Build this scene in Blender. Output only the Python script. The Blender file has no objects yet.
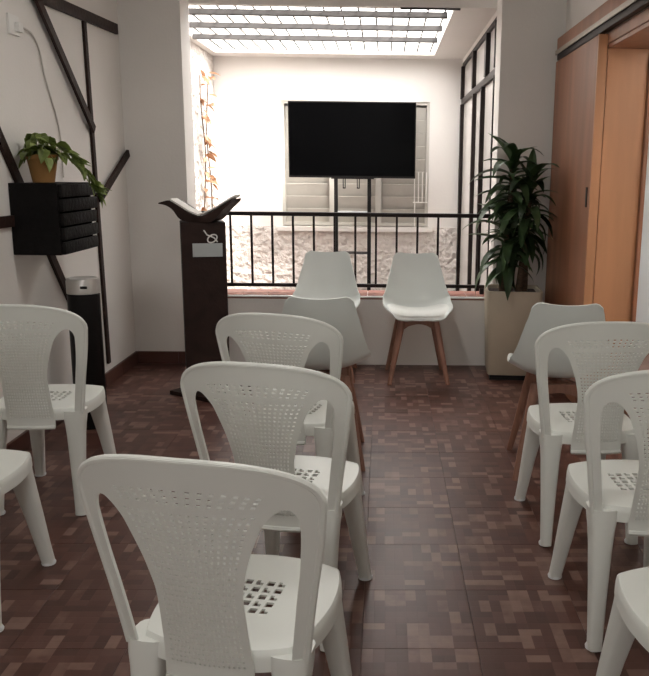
import bpy, bmesh, math, random
from mathutils import Vector, Matrix
random.seed(7)
R = math.radians
scene = bpy.context.scene
COL = scene.collection

# ------------------------------------------------------------------ camera
F_PX, PITCH, YAW, ROLL, PPX = 811.5, 11.55, -1.21, 0.68, 400.0
W_PX, H_PX = 649, 676
cam_d = bpy.data.cameras.new('camera')
cam = bpy.data.objects.new('camera', cam_d); COL.objects.link(cam)
cam_d.sensor_fit = 'VERTICAL'; cam_d.sensor_height = 24.0
cam_d.lens = F_PX * 24.0 / H_PX
cam_d.shift_x = -(PPX - W_PX / 2) / H_PX
cam_d.clip_start = 0.05
cam.matrix_world = (Matrix.Translation((0, 0, 1.35)) @ Matrix.Rotation(R(YAW), 4, 'Z')
                    @ Matrix.Rotation(R(90 - PITCH), 4, 'X') @ Matrix.Rotation(R(ROLL), 4, 'Z'))
scene.camera = cam

# ------------------------------------------------------------------ world, sun, exposure
world = bpy.data.worlds.new('sky'); scene.world = world; world.use_nodes = True
wn = world.node_tree.nodes; wn['Background'].inputs[0].default_value = (1.0, 0.965, 0.93, 1)
wn['Background'].inputs[1].default_value = 7.0
sun_d = bpy.data.lights.new('sun', 'SUN'); sun_d.energy = 9.0; sun_d.angle = R(14); sun_d.color = (1.0, 0.94, 0.86)
sun = bpy.data.objects.new('sun', sun_d); COL.objects.link(sun)
sun.rotation_euler = Vector((-0.55, 0.55, -1.0)).to_track_quat('-Z', 'Y').to_euler()
def portal(name, loc, rot, sx, sy):
    d = bpy.data.lights.new(name, 'AREA'); d.shape = 'RECTANGLE'; d.size = sx; d.size_y = sy
    d.cycles.is_portal = True
    o = bpy.data.objects.new(name, d); COL.objects.link(o); o.location = loc; o.rotation_euler = rot
portal('sky_portal', (-0.6, 7.1, 2.75), (0, 0, 0), 2.5, 2.7)
portal('window_portal', (-0.5, -2.12, 1.6), (R(90), 0, 0), 0.8, 0.9)
portal('patio_portal', (2.1, 2.85, 4.7), (0, 0, 0), 1.4, 0.95)
vs = scene.view_settings
vs.view_transform = 'Standard'; vs.look = 'None'; vs.gamma = 1.0; vs.use_curve_mapping = False
vs.exposure = 0.72

# ------------------------------------------------------------------ materials
def nt(name):
    m = bpy.data.materials.new(name); m.use_nodes = True
    t = m.node_tree
    return m, t, t.nodes['Principled BSDF']
def srgb(r, g, b):
    f = lambda c: (c / 255 / 12.92) if c / 255 <= 0.04045 else ((c / 255 + 0.055) / 1.055) ** 2.4
    return (f(r), f(g), f(b), 1)
def mat(name, col, rough=0.5, metal=0.0, var=0.06, scale=6.0, bump=0.0, bscale=40.0, stretch=None, spec=0.5, trans=0.0, bdist=0.02):
    """plain procedural surface: base colour with a little noise in value and an optional bump"""
    m, t, p = nt(name)
    p.inputs['Roughness'].default_value = rough; p.inputs['Metallic'].default_value = metal
    p.inputs['Specular IOR Level'].default_value = spec
    if trans: p.inputs['Transmission Weight'].default_value = trans
    tc = t.nodes.new('ShaderNodeTexCoord'); mp = t.nodes.new('ShaderNodeMapping')
    t.links.new(tc.outputs['Object'], mp.inputs['Vector'])
    if stretch: mp.inputs['Scale'].default_value = stretch
    n = t.nodes.new('ShaderNodeTexNoise'); n.inputs['Scale'].default_value = scale; n.inputs['Detail'].default_value = 5
    t.links.new(mp.outputs['Vector'], n.inputs['Vector'])
    cr = t.nodes.new('ShaderNodeValToRGB')
    cr.color_ramp.elements[0].position = 0.3; cr.color_ramp.elements[1].position = 0.7
    cr.color_ramp.elements[0].color = tuple(c * (1 - var) for c in col[:3]) + (1,)
    cr.color_ramp.elements[1].color = tuple(min(1, c * (1 + var)) for c in col[:3]) + (1,)
    t.links.new(n.outputs['Fac'], cr.inputs['Fac']); t.links.new(cr.outputs['Color'], p.inputs['Base Color'])
    if bump:
        n2 = t.nodes.new('ShaderNodeTexNoise'); n2.inputs['Scale'].default_value = bscale; n2.inputs['Detail'].default_value = 6
        t.links.new(mp.outputs['Vector'], n2.inputs['Vector'])
        b = t.nodes.new('ShaderNodeBump'); b.inputs['Strength'].default_value = bump; b.inputs['Distance'].default_value = bdist
        t.links.new(n2.outputs['Fac'], b.inputs['Height']); t.links.new(b.outputs['Normal'], p.inputs['Normal'])
    return m
M = {}
M['wall'] = mat('white_paint', (0.76, 0.735, 0.70), 0.75, var=0.03, scale=2, bump=0.08, bscale=60)
M['ctyard'] = mat('courtyard_paint', (0.80, 0.77, 0.74), 0.8, var=0.02, scale=2, bump=0.05)
M['relief'] = mat('rough_plaster', (0.78, 0.73, 0.69), 0.85, var=0.05, scale=5, bump=1.0, bscale=16, bdist=0.09)
M['plastic'] = mat('white_plastic', (0.80, 0.82, 0.775), 0.38, var=0.02, scale=5)
M['lit_foot'] = mat('foot_light_catch', (0.85, 0.88, 0.88), 0.4, var=0.02)  # paler than the chair plastic, for light caught by the foot flange
M['shell'] = mat('white_shell', (0.71, 0.75, 0.725), 0.4, var=0.015, scale=5)
M['cushion'] = mat('white_cushion', (0.76, 0.78, 0.745), 0.6, var=0.03, scale=20)
M['legwood'] = mat('reddish_beech', (0.27, 0.135, 0.092), 0.5, var=0.15, scale=8, stretch=(8, 8, 1))
M['iron'] = mat('dark_iron', (0.018, 0.012, 0.011), 0.45, spec=0.18, var=0.1)
M['black'] = mat('black_satin', (0.010, 0.009, 0.009), 0.45, spec=0.18, var=0.1)
M['screen'] = mat('dark_screen', (0.0012, 0.0012, 0.0014), 0.25, var=0.02, spec=0.03)
M['slat'] = mat('dark_stained_wood', (0.028, 0.015, 0.012), 0.55, spec=0.18, var=0.25, scale=10, bump=0.2)
M['blackwood'] = mat('black_painted_wood', (0.0065, 0.0055, 0.0055), 0.65, spec=0.12, var=0.25, scale=10, bump=0.3)
M['doorwood'] = mat('orange_door_wood', (0.28, 0.118, 0.062), 0.42, var=0.22, scale=3.2, stretch=(3, 3, 0.35), bump=0.05)
M['jambwood'] = mat('light_jamb_wood', (0.46, 0.22, 0.105), 0.40, var=0.14, scale=3.0, stretch=(3, 3, 0.35))
M['trackmetal'] = mat('grey_metal', (0.42, 0.39, 0.34), 0.4, metal=0.7)
M['silver'] = mat('brushed_silver', (0.55, 0.54, 0.52), 0.35, metal=0.7)
M['terracotta'] = mat('terracotta', (0.30, 0.155, 0.045), 0.7, var=0.15, bump=0.1)
M['sillred'] = mat('red_sill_tile', (0.36, 0.15, 0.11), 0.6, var=0.3, scale=14)
M['skirting'] = mat('dark_red_tile', (0.085, 0.035, 0.026), 0.35, var=0.15)
M['beige'] = mat('beige_planter', (0.50, 0.44, 0.34), 0.6, var=0.04)
M['soil'] = mat('soil', (0.025, 0.014, 0.009), 0.95, var=0.4, scale=40, bump=0.6)
M['leaf'] = mat('dark_green_leaf', (0.060, 0.108, 0.042), 0.42, var=0.35, scale=9)
M['pothos'] = mat('pothos_leaf', (0.30, 0.38, 0.11), 0.5, var=0.4, scale=14)
M['vine'] = mat('dry_orange_leaf', (0.55, 0.33, 0.20), 0.7, var=0.3, scale=14)
M['cane'] = mat('brown_cane', (0.10, 0.065, 0.04), 0.8, var=0.35, scale=20, stretch=(1, 1, 4), bump=0.3)
M['white'] = mat('white_enamel', (0.80, 0.79, 0.76), 0.5, var=0.02)
M['cord'] = mat('white_cord', (0.55, 0.52, 0.48), 0.6, var=0.02)
M['paper'] = mat('paper', (0.72, 0.70, 0.66), 0.8, var=0.05, scale=30)
M['plaque'] = mat('grey_plaque', (0.42, 0.45, 0.45), 0.5, var=0.05)
M['louvre'] = mat('grey_louvre', (0.50, 0.48, 0.44), 0.5, var=0.05)
M['beam'] = mat('grey_beam', (0.060, 0.056, 0.056), 0.7, var=0.1)
M['wire'] = mat('wire', (0.05, 0.048, 0.048), 0.7, var=0.1)
M['glarepane'] = mat('painted_glare_pane', (0.66, 0.63, 0.60), 0.22, var=0.04, scale=1.5)  # pale colour stands for reflections and the bright room in the glass
M['concrete'] = mat('concrete', (0.32, 0.27, 0.25), 0.8, var=0.15, bump=0.2)
M['bluewhite'] = mat('bluish_white_door', (0.66, 0.72, 0.76), 0.4, var=0.02)
M['label_print'] = mat('dark_print', (0.05, 0.05, 0.06), 0.7)
# translucent roof sheet
m, t, p = nt('roof_sheet')
out = t.nodes['Material Output']; t.nodes.remove(p)
tr = t.nodes.new('ShaderNodeBsdfTransparent'); tr.inputs[0].default_value = (0.93, 0.93, 0.93, 1)
gl = t.nodes.new('ShaderNodeBsdfGlossy'); gl.inputs['Roughness'].default_value = 0.2
nz = t.nodes.new('ShaderNodeTexNoise'); nz.inputs['Scale'].default_value = 3
mr = t.nodes.new('ShaderNodeMapRange'); mr.inputs['To Min'].default_value = 0.03; mr.inputs['To Max'].default_value = 0.09
mx = t.nodes.new('ShaderNodeMixShader')
t.links.new(nz.outputs['Fac'], mr.inputs['Value']); t.links.new(mr.outputs['Result'], mx.inputs[0])
t.links.new(tr.outputs[0], mx.inputs[1]); t.links.new(gl.outputs[0], mx.inputs[2]); t.links.new(mx.outputs[0], out.inputs['Surface'])
M['roofsheet'] = m

# floor tile: print of small bars, two by two, woven at random
TX, TY, TS, CELL = 0.28, 2.455, 0.336, 0.0336
def floor_mat():
    m, t, p = nt('mosaic_print_tile'); L = t.links.new
    def math_(op, a, b=None):
        n = t.nodes.new('ShaderNodeMath'); n.operation = op
        for k, v in enumerate((a, b)):
            if v is None: continue
            if isinstance(v, (int, float)): n.inputs[k].default_value = v
            else: L(v, n.inputs[k])
        return n.outputs[0]
    g = t.nodes.new('ShaderNodeNewGeometry'); s = t.nodes.new('ShaderNodeSeparateXYZ'); L(g.outputs['Position'], s.inputs[0])
    px = math_('DIVIDE', math_('SUBTRACT', s.outputs[0], TX), CELL); py = math_('DIVIDE', math_('SUBTRACT', s.outputs[1], TY), CELL)
    bx = math_('FLOOR', math_('DIVIDE', px, 2)); by = math_('FLOOR', math_('DIVIDE', py, 2))
    cb = t.nodes.new('ShaderNodeCombineXYZ'); L(bx, cb.inputs[0]); L(by, cb.inputs[1])
    w0 = t.nodes.new('ShaderNodeTexWhiteNoise'); w0.noise_dimensions = '2D'; L(cb.outputs[0], w0.inputs['Vector'])
    hor = math_('GREATER_THAN', w0.outputs['Value'], 0.5)
    ver = math_('SUBTRACT', 1, hor)
    ix = math_('ADD', math_('MULTIPLY', math_('FLOOR', px), ver), math_('MULTIPLY', math_('ADD', bx, 400.5), hor))
    iy = math_('ADD', math_('MULTIPLY', math_('FLOOR', py), hor), math_('MULTIPLY', math_('ADD', by, 900.5), ver))
    c2 = t.nodes.new('ShaderNodeCombineXYZ'); L(ix, c2.inputs[0]); L(iy, c2.inputs[1])
    w1 = t.nodes.new('ShaderNodeTexWhiteNoise'); w1.noise_dimensions = '2D'; L(c2.outputs[0], w1.inputs['Vector'])
    nz = t.nodes.new('ShaderNodeTexNoise'); nz.inputs['Scale'].default_value = 22; nz.inputs['Detail'].default_value = 4; L(g.outputs['Position'], nz.inputs['Vector'])
    v = math_('ADD', w1.outputs['Value'], math_('MULTIPLY', math_('SUBTRACT', nz.outputs['Fac'], 0.5), 0.35))
    cr = t.nodes.new('ShaderNodeValToRGB'); e = cr.color_ramp.elements
    e[0].position = 0.0; e[0].color = (0.062, 0.025, 0.018, 1)
    e[1].position = 1.0; e[1].color = (0.21, 0.125, 0.098, 1)
    for pos, c in ((0.45, (0.090, 0.036, 0.026, 1)), (0.74, (0.105, 0.047, 0.035, 1)), (0.84, (0.155, 0.084, 0.065, 1))):
        k = e.new(pos); k.color = c
    L(v, cr.inputs['Fac']); L(cr.outputs['Color'], p.inputs['Base Color'])
    # thin joint lines in the relief of the print
    fx = math_('ABSOLUTE', math_('SUBTRACT', math_('FRACT', px), 0.5)); fy = math_('ABSOLUTE', math_('SUBTRACT', math_('FRACT', py), 0.5))
    ln = math_('MAXIMUM', math_('MULTIPLY', fx, 1.0), fy)
    st = t.nodes.new('ShaderNodeMapRange'); st.inputs['From Min'].default_value = 0.42; st.inputs['From Max'].default_value = 0.5
    st.inputs['To Min'].default_value = 1; st.inputs['To Max'].default_value = 0; L(ln, st.inputs['Value'])
    b = t.nodes.new('ShaderNodeBump'); b.inputs['Strength'].default_value = 0.10; b.inputs['Distance'].default_value = 0.002
    L(math_('ADD', st.outputs[0], math_('MULTIPLY', nz.outputs['Fac'], 0.5)), b.inputs['Height']); L(b.outputs['Normal'], p.inputs['Normal'])
    p.inputs['Roughness'].default_value = 0.36; p.inputs['Specular IOR Level'].default_value = 0.38
    return m
M['tile'] = floor_mat()
M['grout'] = mat('grout', (0.16, 0.10, 0.085), 0.85, var=0.2)

# ------------------------------------------------------------------ helpers
def obj(name, bm, m, parent=None, smooth=False, loc=None, rz=None):
    me = bpy.data.meshes.new(name)
    bmesh.ops.recalc_face_normals(bm, faces=bm.faces)
    bm.to_mesh(me); bm.free()
    me.materials.append(M[m] if isinstance(m, str) else m)
    if smooth:
        for f in me.polygons: f.use_smooth = True
        try: me.set_sharp_from_angle(angle=R(42))
        except Exception: pass
    o = bpy.data.objects.new(name, me); COL.objects.link(o)
    if parent: o.parent = parent
    if loc: o.location = loc
    if rz is not None: o.rotation_euler = (0, 0, rz)
    return o
def tag(o, label=None, cat=None, group=None, kind=None):
    for k, v in (('label', label), ('category', cat), ('group', group), ('kind', kind)):
        if v: o[k] = v
    return o
def thing(name, label, cat, loc=(0, 0, 0), rz=0, group=None):
    o = bpy.data.objects.new(name, None); COL.objects.link(o); o.empty_display_size = 0.1
    o.location = loc; o.rotation_euler = (0, 0, rz)
    return tag(o, label, cat, group)
def copy_tree(o, parent=None):
    c = o.copy(); COL.objects.link(c); c.parent = parent
    for ch in list(o.children): copy_tree(ch, c)
    return c
def box(bm, x0, x1, y0, y1, z0, z1, bev=0.0, mtx=None):
    g = bmesh.ops.create_cube(bm, size=1)
    vs_ = g['verts']
    bmesh.ops.scale(bm, vec=(x1 - x0, y1 - y0, z1 - z0), verts=vs_)
    bmesh.ops.translate(bm, vec=((x0 + x1) / 2, (y0 + y1) / 2, (z0 + z1) / 2), verts=vs_)
    if bev:
        es = list({e for v in vs_ for e in v.link_edges})
        r = bmesh.ops.bevel(bm, geom=es, offset=bev, segments=2, affect='EDGES', profile=0.6)
        vs_ = list({v for f in r['faces'] for v in f.verts} | {v for v in vs_ if v.is_valid})
    if mtx: bmesh.ops.transform(bm, matrix=mtx, verts=vs_)
    return vs_
def bx(*a, **k):
    bm = bmesh.new(); box(bm, *a, **k); return bm
def boxes(lst, bev=0.0):
    bm = bmesh.new()
    for a in lst: box(bm, *a, bev=bev)
    return bm
def loft(bm, rings, closed=True, cap=True):
    """rings: list of lists of points; joins consecutive rings"""
    vv = [[bm.verts.new(p) for p in r] for r in rings]
    n = len(vv[0])
    for a, b in zip(vv, vv[1:]):
        for k in range(n if closed else n - 1):
            bm.faces.new((a[k], a[(k + 1) % n], b[(k + 1) % n], b[k]))
    if cap and closed:
        bm.faces.new(vv[0][::-1]); bm.faces.new(vv[-1])
def tube(bm, pts, rad, n=8, flat=1.0):
    """tube along points; rad number or list"""
    pts = [Vector(p) for p in pts]; rings = []
    up = Vector((0, 0, 1)); prev = None
    for i, p in enumerate(pts):
        d = (pts[min(i + 1, len(pts) - 1)] - pts[max(i - 1, 0)]).normalized()
        if prev is None:
            a = d.cross(up if abs(d.dot(up)) < 0.95 else Vector((1, 0, 0))).normalized()
        else: a = (prev - d * prev.dot(d)).normalized()
        prev = a; b = d.cross(a).normalized()
        r = rad[i] if isinstance(rad, (list, tuple)) else rad
        rings.append([p + a * r * math.cos(2 * math.pi * k / n) + b * r * flat * math.sin(2 * math.pi * k / n) for k in range(n)])
    loft(bm, rings)
def tb(*a, **k):
    bm = bmesh.new(); tube(bm, *a, **k); return bm
def lathe(bm, prof, n=24, c=(0, 0, 0)):
    rings = [[(c[0] + r * math.cos(2 * math.pi * k / n), c[1] + r * math.sin(2 * math.pi * k / n), c[2] + z) for k in range(n)] for r, z in prof]
    loft(bm, rings)
def lt(*a, **k):
    bm = bmesh.new(); lathe(bm, *a, **k); return bm
def interp(x, tab):
    """smooth curve through a table of (x, y)"""
    if x <= tab[0][0]: return tab[0][1]
    if x >= tab[-1][0]: return tab[-1][1]
    n = len(tab)
    sl = [(tab[k + 1][1] - tab[k][1]) / (tab[k + 1][0] - tab[k][0]) for k in range(n - 1)]
    tg = [sl[0]] + [(0 if sl[k - 1] * sl[k] <= 0 else 2 * sl[k - 1] * sl[k] / (sl[k - 1] + sl[k])) for k in range(1, n - 1)] + [sl[-1]]
    for k in range(n - 1):
        (a, b), (c, d) = tab[k], tab[k + 1]
        if x <= c:
            h = c - a; u = (x - a) / h
            return ((2 * u ** 3 - 3 * u * u + 1) * b + (u ** 3 - 2 * u * u + u) * h * tg[k] + (3 * u * u - 2 * u ** 3) * d + (u ** 3 - u * u) * h * tg[k + 1])
def catmull(pts, n):
    out_ = []
    P_ = [pts[0]] + list(pts) + [pts[-1]]
    for i in range(n + 1):
        u = i / n * (len(pts) - 1); k = min(int(u), len(pts) - 2); t_ = u - k
        p0, p1, p2, p3 = (Vector(q) for q in P_[k:k + 4])
        out_.append(0.5 * ((2 * p1) + (p2 - p0) * t_ + (2 * p0 - 5 * p1 + 4 * p2 - p3) * t_ ** 2 + (3 * p1 - p0 - 3 * p2 + p3) * t_ ** 3))
    return out_
def struct(name, bm, m, label=None, parent=None, **k):
    o = obj(name, bm, m, parent, **k)
    if not parent:
        o['kind'] = 'structure'
        if label: o['label'] = label
    return o

# ------------------------------------------------------------------ room shell
XL, XR, Y0, Y1, YB, ZC = -1.75, 1.19, 5.646, 5.90, -2.0, 2.75
OX0, OX1 = -1.344, 0.765             # opening between the pillars
fl = struct('floor', bx(XL - 0.1, 2.75, YB - 0.1, 9.0, -0.10, -0.010), 'grout', 'brown floor laid with mosaic print tiles')
# tiles: one mesh for whole tiles, cut ones at the walls
def tile_bm(w, d):
    return bx(0.0006, w - 0.0006, 0.0006, d - 0.0006, -0.009, 0.0, bev=0.0006)
whole = None
nx0 = math.floor((XL - TX) / TS); ny0 = math.floor((YB - TY) / TS)
for i in range(nx0, 3):
    for j in range(ny0, 10):
        xa, xb = max(XL, TX + i * TS), min(XR, TX + (i + 1) * TS)
        ya, yb = max(YB, TY + j * TS), min(Y0, TY + (j + 1) * TS)
        if xb - xa < 0.01 or yb - ya < 0.01: continue
        if xb - xa > TS - 1e-4 and yb - ya > TS - 1e-4:
            if whole is None:
                whole = obj('tile', tile_bm(TS, TS), 'tile', fl); o = whole
            else:
                o = whole.copy(); COL.objects.link(o)
        else: o = obj('tile', tile_bm(xb - xa, yb - ya), 'tile', fl)
        o.location = (xa, ya, 0)
struct('wall_left', bx(XL - 0.15, XL, YB, Y1, -0.1, ZC), 'wall', 'white painted side wall carrying the dark wooden strips')
# back (courtyard side) wall: pillars, low wall, lintel
struct('wall_back_pillar_left', bx(XL, OX0, Y0, Y1, -0.1, ZC), 'wall', 'white wall section behind the dark lectern')
struct('wall_back_pillar_right', bx(OX1, XR, Y0, Y1, -0.1, ZC), 'wall', 'white wall section behind the tall potted plant')
lowwall = struct('wall_back_low', bx(OX0, OX1, Y0, Y1 - 0.002, -0.1, 0.470), 'wall', 'low white parapet wall under the black railing')
struct('wall_back_lintel', bx(OX0, OX1, Y0, Y1, 2.55, ZC), 'wall', 'white lintel over the courtyard opening')
trim = struct('trim_1', bx(OX0, OX1, Y0 - 0.012, Y1, 0.482, 0.4935, bev=0.002), 'white', 'white edge of the parapet sill')
sill_t = tag(obj('trim_2', bx(OX0, OX1, Y0 + 0.004, Y1 + 0.01, 0.4700, 0.482), 'sillred'), 'red sill bed under the parapet tiles', kind='structure')
nt_ = 12
tw = (OX1 - OX0) / nt_
st0 = None
for k in range(nt_):
    if st0 is None: st0 = o = obj('tile', bx(0.002, tw - 0.002, Y0 + 0.022, Y1 + 0.01, 0.4936, 0.4985, bev=0.001), 'sillred', trim)
    else: o = st0.copy(); COL.objects.link(o)
    o.location.x = OX0 + k * tw
# skirting of dark red tiles on the left
sk = struct('baseboard_left', bx(XL, XL + 0.006, YB, Y0, 0, 0.088), 'skirting', 'dark red tile skirting along the left wall')
for j in range(23):
    y = Y0 - (j + 1) * TS
    if y < YB: break
    obj('tile', bx(XL + 0.006, XL + 0.013, y + 0.0015, y + TS - 0.0015, 0.001, 0.087, bev=0.001), 'skirting', sk)
sk = struct('baseboard_back', bx(XL + 0.013, OX0, Y0 - 0.006, Y0, 0, 0.088), 'skirting', 'dark red tile skirting behind the lectern')
obj('tile', bx(XL + 0.015, XL + 0.30, Y0 - 0.013, Y0 - 0.006, 0.001, 0.087, bev=0.001), 'skirting', sk)
obj('tile', bx(XL + 0.303, OX0, Y0 - 0.013, Y0 - 0.006, 0.001, 0.087, bev=0.001), 'skirting', sk)
# right wall with the doorway
DY0, DY1, DZ = 3.25, 4.49, 2.005
WT = 1.385
struct('wall_right', boxes([(XR, WT, DY1 + 0.02, Y1, -0.1, ZC), (XR, WT, YB, DY0, -0.1, ZC), (XR, WT, DY0, DY1 + 0.02, DZ + 0.02, ZC)]), 'wall',
       'white side wall with the wooden doorway')
# wall behind the camera with a window added for fill light
struct('wall_rear', boxes([(XL, XR, YB - 0.1, YB, -0.1, 1.15), (XL, XR, YB - 0.1, YB, 2.05, ZC), (XL, -0.9, YB - 0.1, YB, 1.15, 2.05), (-0.1, XR, YB - 0.1, YB, 1.15, 2.05)]), 'wall',
       'white wall behind the viewer with an added fill window')
w3 = struct('window_added', boxes([(-0.9, -0.1, YB - 0.08, YB - 0.03, 1.15, 1.19), (-0.9, -0.1, YB - 0.08, YB - 0.03, 2.01, 2.05), (-0.9, -0.86, YB - 0.08, YB - 0.03, 1.19, 2.01),
       (-0.14, -0.1, YB - 0.08, YB - 0.03, 1.19, 2.01), (-0.52, -0.48, YB - 0.08, YB - 0.03, 1.19, 2.01)]), 'iron', 'dark framed window added behind the viewer for fill light')  # unseen window put in to let fill light into the room
struct('ceiling', bx(XL - 0.15, WT, YB - 0.1, Y1, ZC, ZC + 0.12), 'wall', 'white room ceiling')

m_, t_n, p_n = nt('fill_glow'); p_n.inputs['Emission Color'].default_value = (1.0, 0.97, 0.93, 1); p_n.inputs['Emission Strength'].default_value = 34.0; M['fillglow'] = m_  # glow of unseen lamps added to brighten seats and walls
fill_lamp0 = None
for y in (1.1, 3.6):
    lab = 'added round fill lamp on the unseen ceiling over the ' + ('rear' if y < 2 else 'front') + ' rows of chairs'
    if fill_lamp0 is None:
        fill_lamp0 = o = thing('fill_lamp', lab, 'lamp', (-0.3, y, ZC), group='added ceiling fill lamps')
        obj('rim', lt([(0.150, -0.0005), (0.165, -0.004), (0.165, -0.040), (0.152, -0.040)], n=32), 'white', fill_lamp0, smooth=True)
        obj('diffuser', lt([(0.150, -0.0405), (0.135, -0.055), (0.08, -0.066), (0.02, -0.069)], n=32), 'fillglow', fill_lamp0, smooth=True)
    else:
        o = copy_tree(fill_lamp0); o['label'] = lab; o.location.y = y

# doorway lining, track and sliding door
struct('trim_3', bx(XR - 0.012, WT + 0.012, DY1, DY1 + 0.02, 0, DZ, bev=0.002), 'jambwood', 'light wooden jamb lining of the doorway')
struct('trim_4', bx(XR - 0.012, WT + 0.012, DY0, DY1 + 0.02, DZ, DZ + 0.02, bev=0.002), 'doorwood', 'wooden soffit lining of the doorway')
struct('trim_5', bx(XR - 0.012, WT + 0.012, DY0 - 0.02, DY0, 0, DZ, bev=0.002), 'jambwood', 'second wooden jamb lining of the doorway')
struct('trim_6', bx(WT + 0.012, WT + 0.034, DY1 - 0.03, DY1 + 0.06, 0, DZ + 0.02, bev=0.004), 'doorwood', 'wooden architrave on the far face of the doorway')
door = struct('door_1', bx(1.128, 1.170, 4.50, 5.60, 0.012, 2.075, bev=0.003), 'doorwood', 'brown wooden sliding door hanging from a track')
obj('edge_strip', bx(1.124, 1.173, 4.482, 4.4995, 0.012, 2.075, bev=0.002), 'jambwood', door)
obj('handle', bx(1.1235, 1.1279, 4.555, 4.585, 1.17, 1.28, bev=0.0015), 'black', door)
trk = struct('trim_7', bx(1.130, XR, 2.2, 5.60, 2.125, 2.222, bev=0.006), 'doorwood', 'wooden header board carrying the door track')
obj('track_rail', bx(1.122, 1.1299, 2.2, 5.61, 2.118, 2.146, bev=0.002), 'trackmetal', trk)
obj('fascia', bx(1.172, 1.1899, 2.2, 4.48, DZ + 0.021, 2.0849, bev=0.002), 'doorwood', trk)
obj('track_channel', bx(1.135, 1.168, 2.2, 5.605, 2.085, 2.1249), 'iron', trk)

# patio beyond the doorway, opened for daylight; tall walls and roof added as shade
struct('wall_patio_far', boxes([(WT, 1.94, 6.40, 6.50, -0.1, 4.6), (2.75, 3.0, 6.40, 6.50, -0.1, 4.6), (1.94, 2.75, 6.40, 6.50, 1.90, 4.6)]), 'ctyard', 'white patio wall with a framed door')
struct('wall_patio_side', bx(2.85, 2.95, 2.3, 6.39, -0.1, 4.6), 'ctyard', 'white patio side wall raised to block the sun')  # height set to keep the sun out of the doorway
struct('wall_patio_near', bx(WT, 2.84, 2.3, 2.4, -0.1, 4.6), 'ctyard', 'white patio near wall raised to cut the sky light')
struct('ceiling_patio_shade', bx(WT, 2.849, 3.3, 6.39, 2.60, 2.70), 'ctyard', 'unseen white roof added over the patio to cut its light')  # slab put in to dim the patio, out of view
d2 = struct('door_2', bx(1.995, 2.70, 6.42, 6.46, 0.0, 1.86, bev=0.003), 'bluewhite', 'pale bluish door across the patio')
obj('door_frame', boxes([(1.925, 1.99, 6.375, 6.47, 0, 1.90), (2.705, 2.77, 6.375, 6.47, 0, 1.90), (1.99, 2.705, 6.375, 6.47, 1.862, 1.91)]), 'doorwood', d2)

# ------------------------------------------------------------------ courtyard
CX0, CX1, CY, CZ = -1.71, 0.77, 8.50, 2.46
struct('wall_courtyard_back', boxes([(-2.0, -1.05, CY, CY + 0.15, 0.79, 2.9), (0.455, 1.0, CY, CY + 0.15, 0.79, 2.9), (-1.05, 0.455, CY, CY + 0.15, 2.045, 2.9)]), 'ctyard', 'smooth white courtyard wall around the louvred window')
struct('wall_courtyard_relief', bx(-2.0, 1.0, CY - 0.012, CY + 0.15, -0.1, 0.79), 'relief', 'rough white plaster lower part of the courtyard wall')
struct('wall_courtyard_left', bx(CX0 - 0.12, CX0, Y1, CY - 0.013, -0.1, 2.9), 'relief', 'rough sunlit white wall on the left of the courtyard')
struct('wall_courtyard_right', boxes([(CX1 + 0.005, CX1 + 0.15, Y1, CY - 0.013, 2.425, 2.9), (CX1 + 0.13, CX1 + 0.15, Y1, CY - 0.013, -0.1, 2.42)]), 'ctyard', 'white wall holding the dark framed courtyard windows')
SX0, SX1, SY0, SY1 = -1.64, 0.475, 5.97, 8.22
struct('ceiling_courtyard', boxes([(CX0, SX0, Y1, CY, CZ, CZ + 0.08), (SX1, CX1, Y1, CY, CZ, CZ + 0.08), (SX0, SX1, Y1, SY0, CZ, CZ + 0.08), (SX0, SX1, SY1, CY, CZ, CZ + 0.08)]), 'ctyard', 'white courtyard ceiling around the skylight')
struct('trim_8', bx(0.10, 0.515, 5.915, 5.935, CZ - 0.012, CZ, bev=0.002), 'beam', 'thin dark strip before the skylight')
sky = struct('window_4', boxes([(SX0 - 0.04, SX1 + 0.04, SY0 - 0.05, SY0, CZ + 0.0801, CZ + 0.12), (SX0 - 0.04, SX1 + 0.04, SY1, SY1 + 0.05, CZ + 0.0801, CZ + 0.12),
        (SX0 - 0.04, SX0, SY0, SY1, CZ + 0.0801, CZ + 0.12), (SX1, SX1 + 0.04, SY0, SY1, CZ + 0.0801, CZ + 0.12)]), 'white', 'barred skylight over the courtyard')
for y in (6.19, 6.74, 7.31): obj('beam', bx(SX0 + 0.001, SX1 - 0.03, y - 0.024, y + 0.024, CZ - 0.02, CZ + 0.02, bev=0.003), 'beam', sky)
for k in range(17):
    x = SX0 + 0.07 + k * 0.125
    obj('wire', tb([(x, SY0 + 0.001, CZ + 0.030), (x, SY1 - 0.001, CZ + 0.030)], 0.0075, n=6), 'wire', sky)
for k in range(2):
    xa = SX0 - 0.03 + k * (SX1 - SX0 + 0.06) / 2
    obj('pane', bx(xa, xa + (SX1 - SX0 + 0.05) / 2, SY0 - 0.04, SY1 + 0.04, CZ + 0.122, CZ + 0.130), 'roofsheet', sky)
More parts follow.
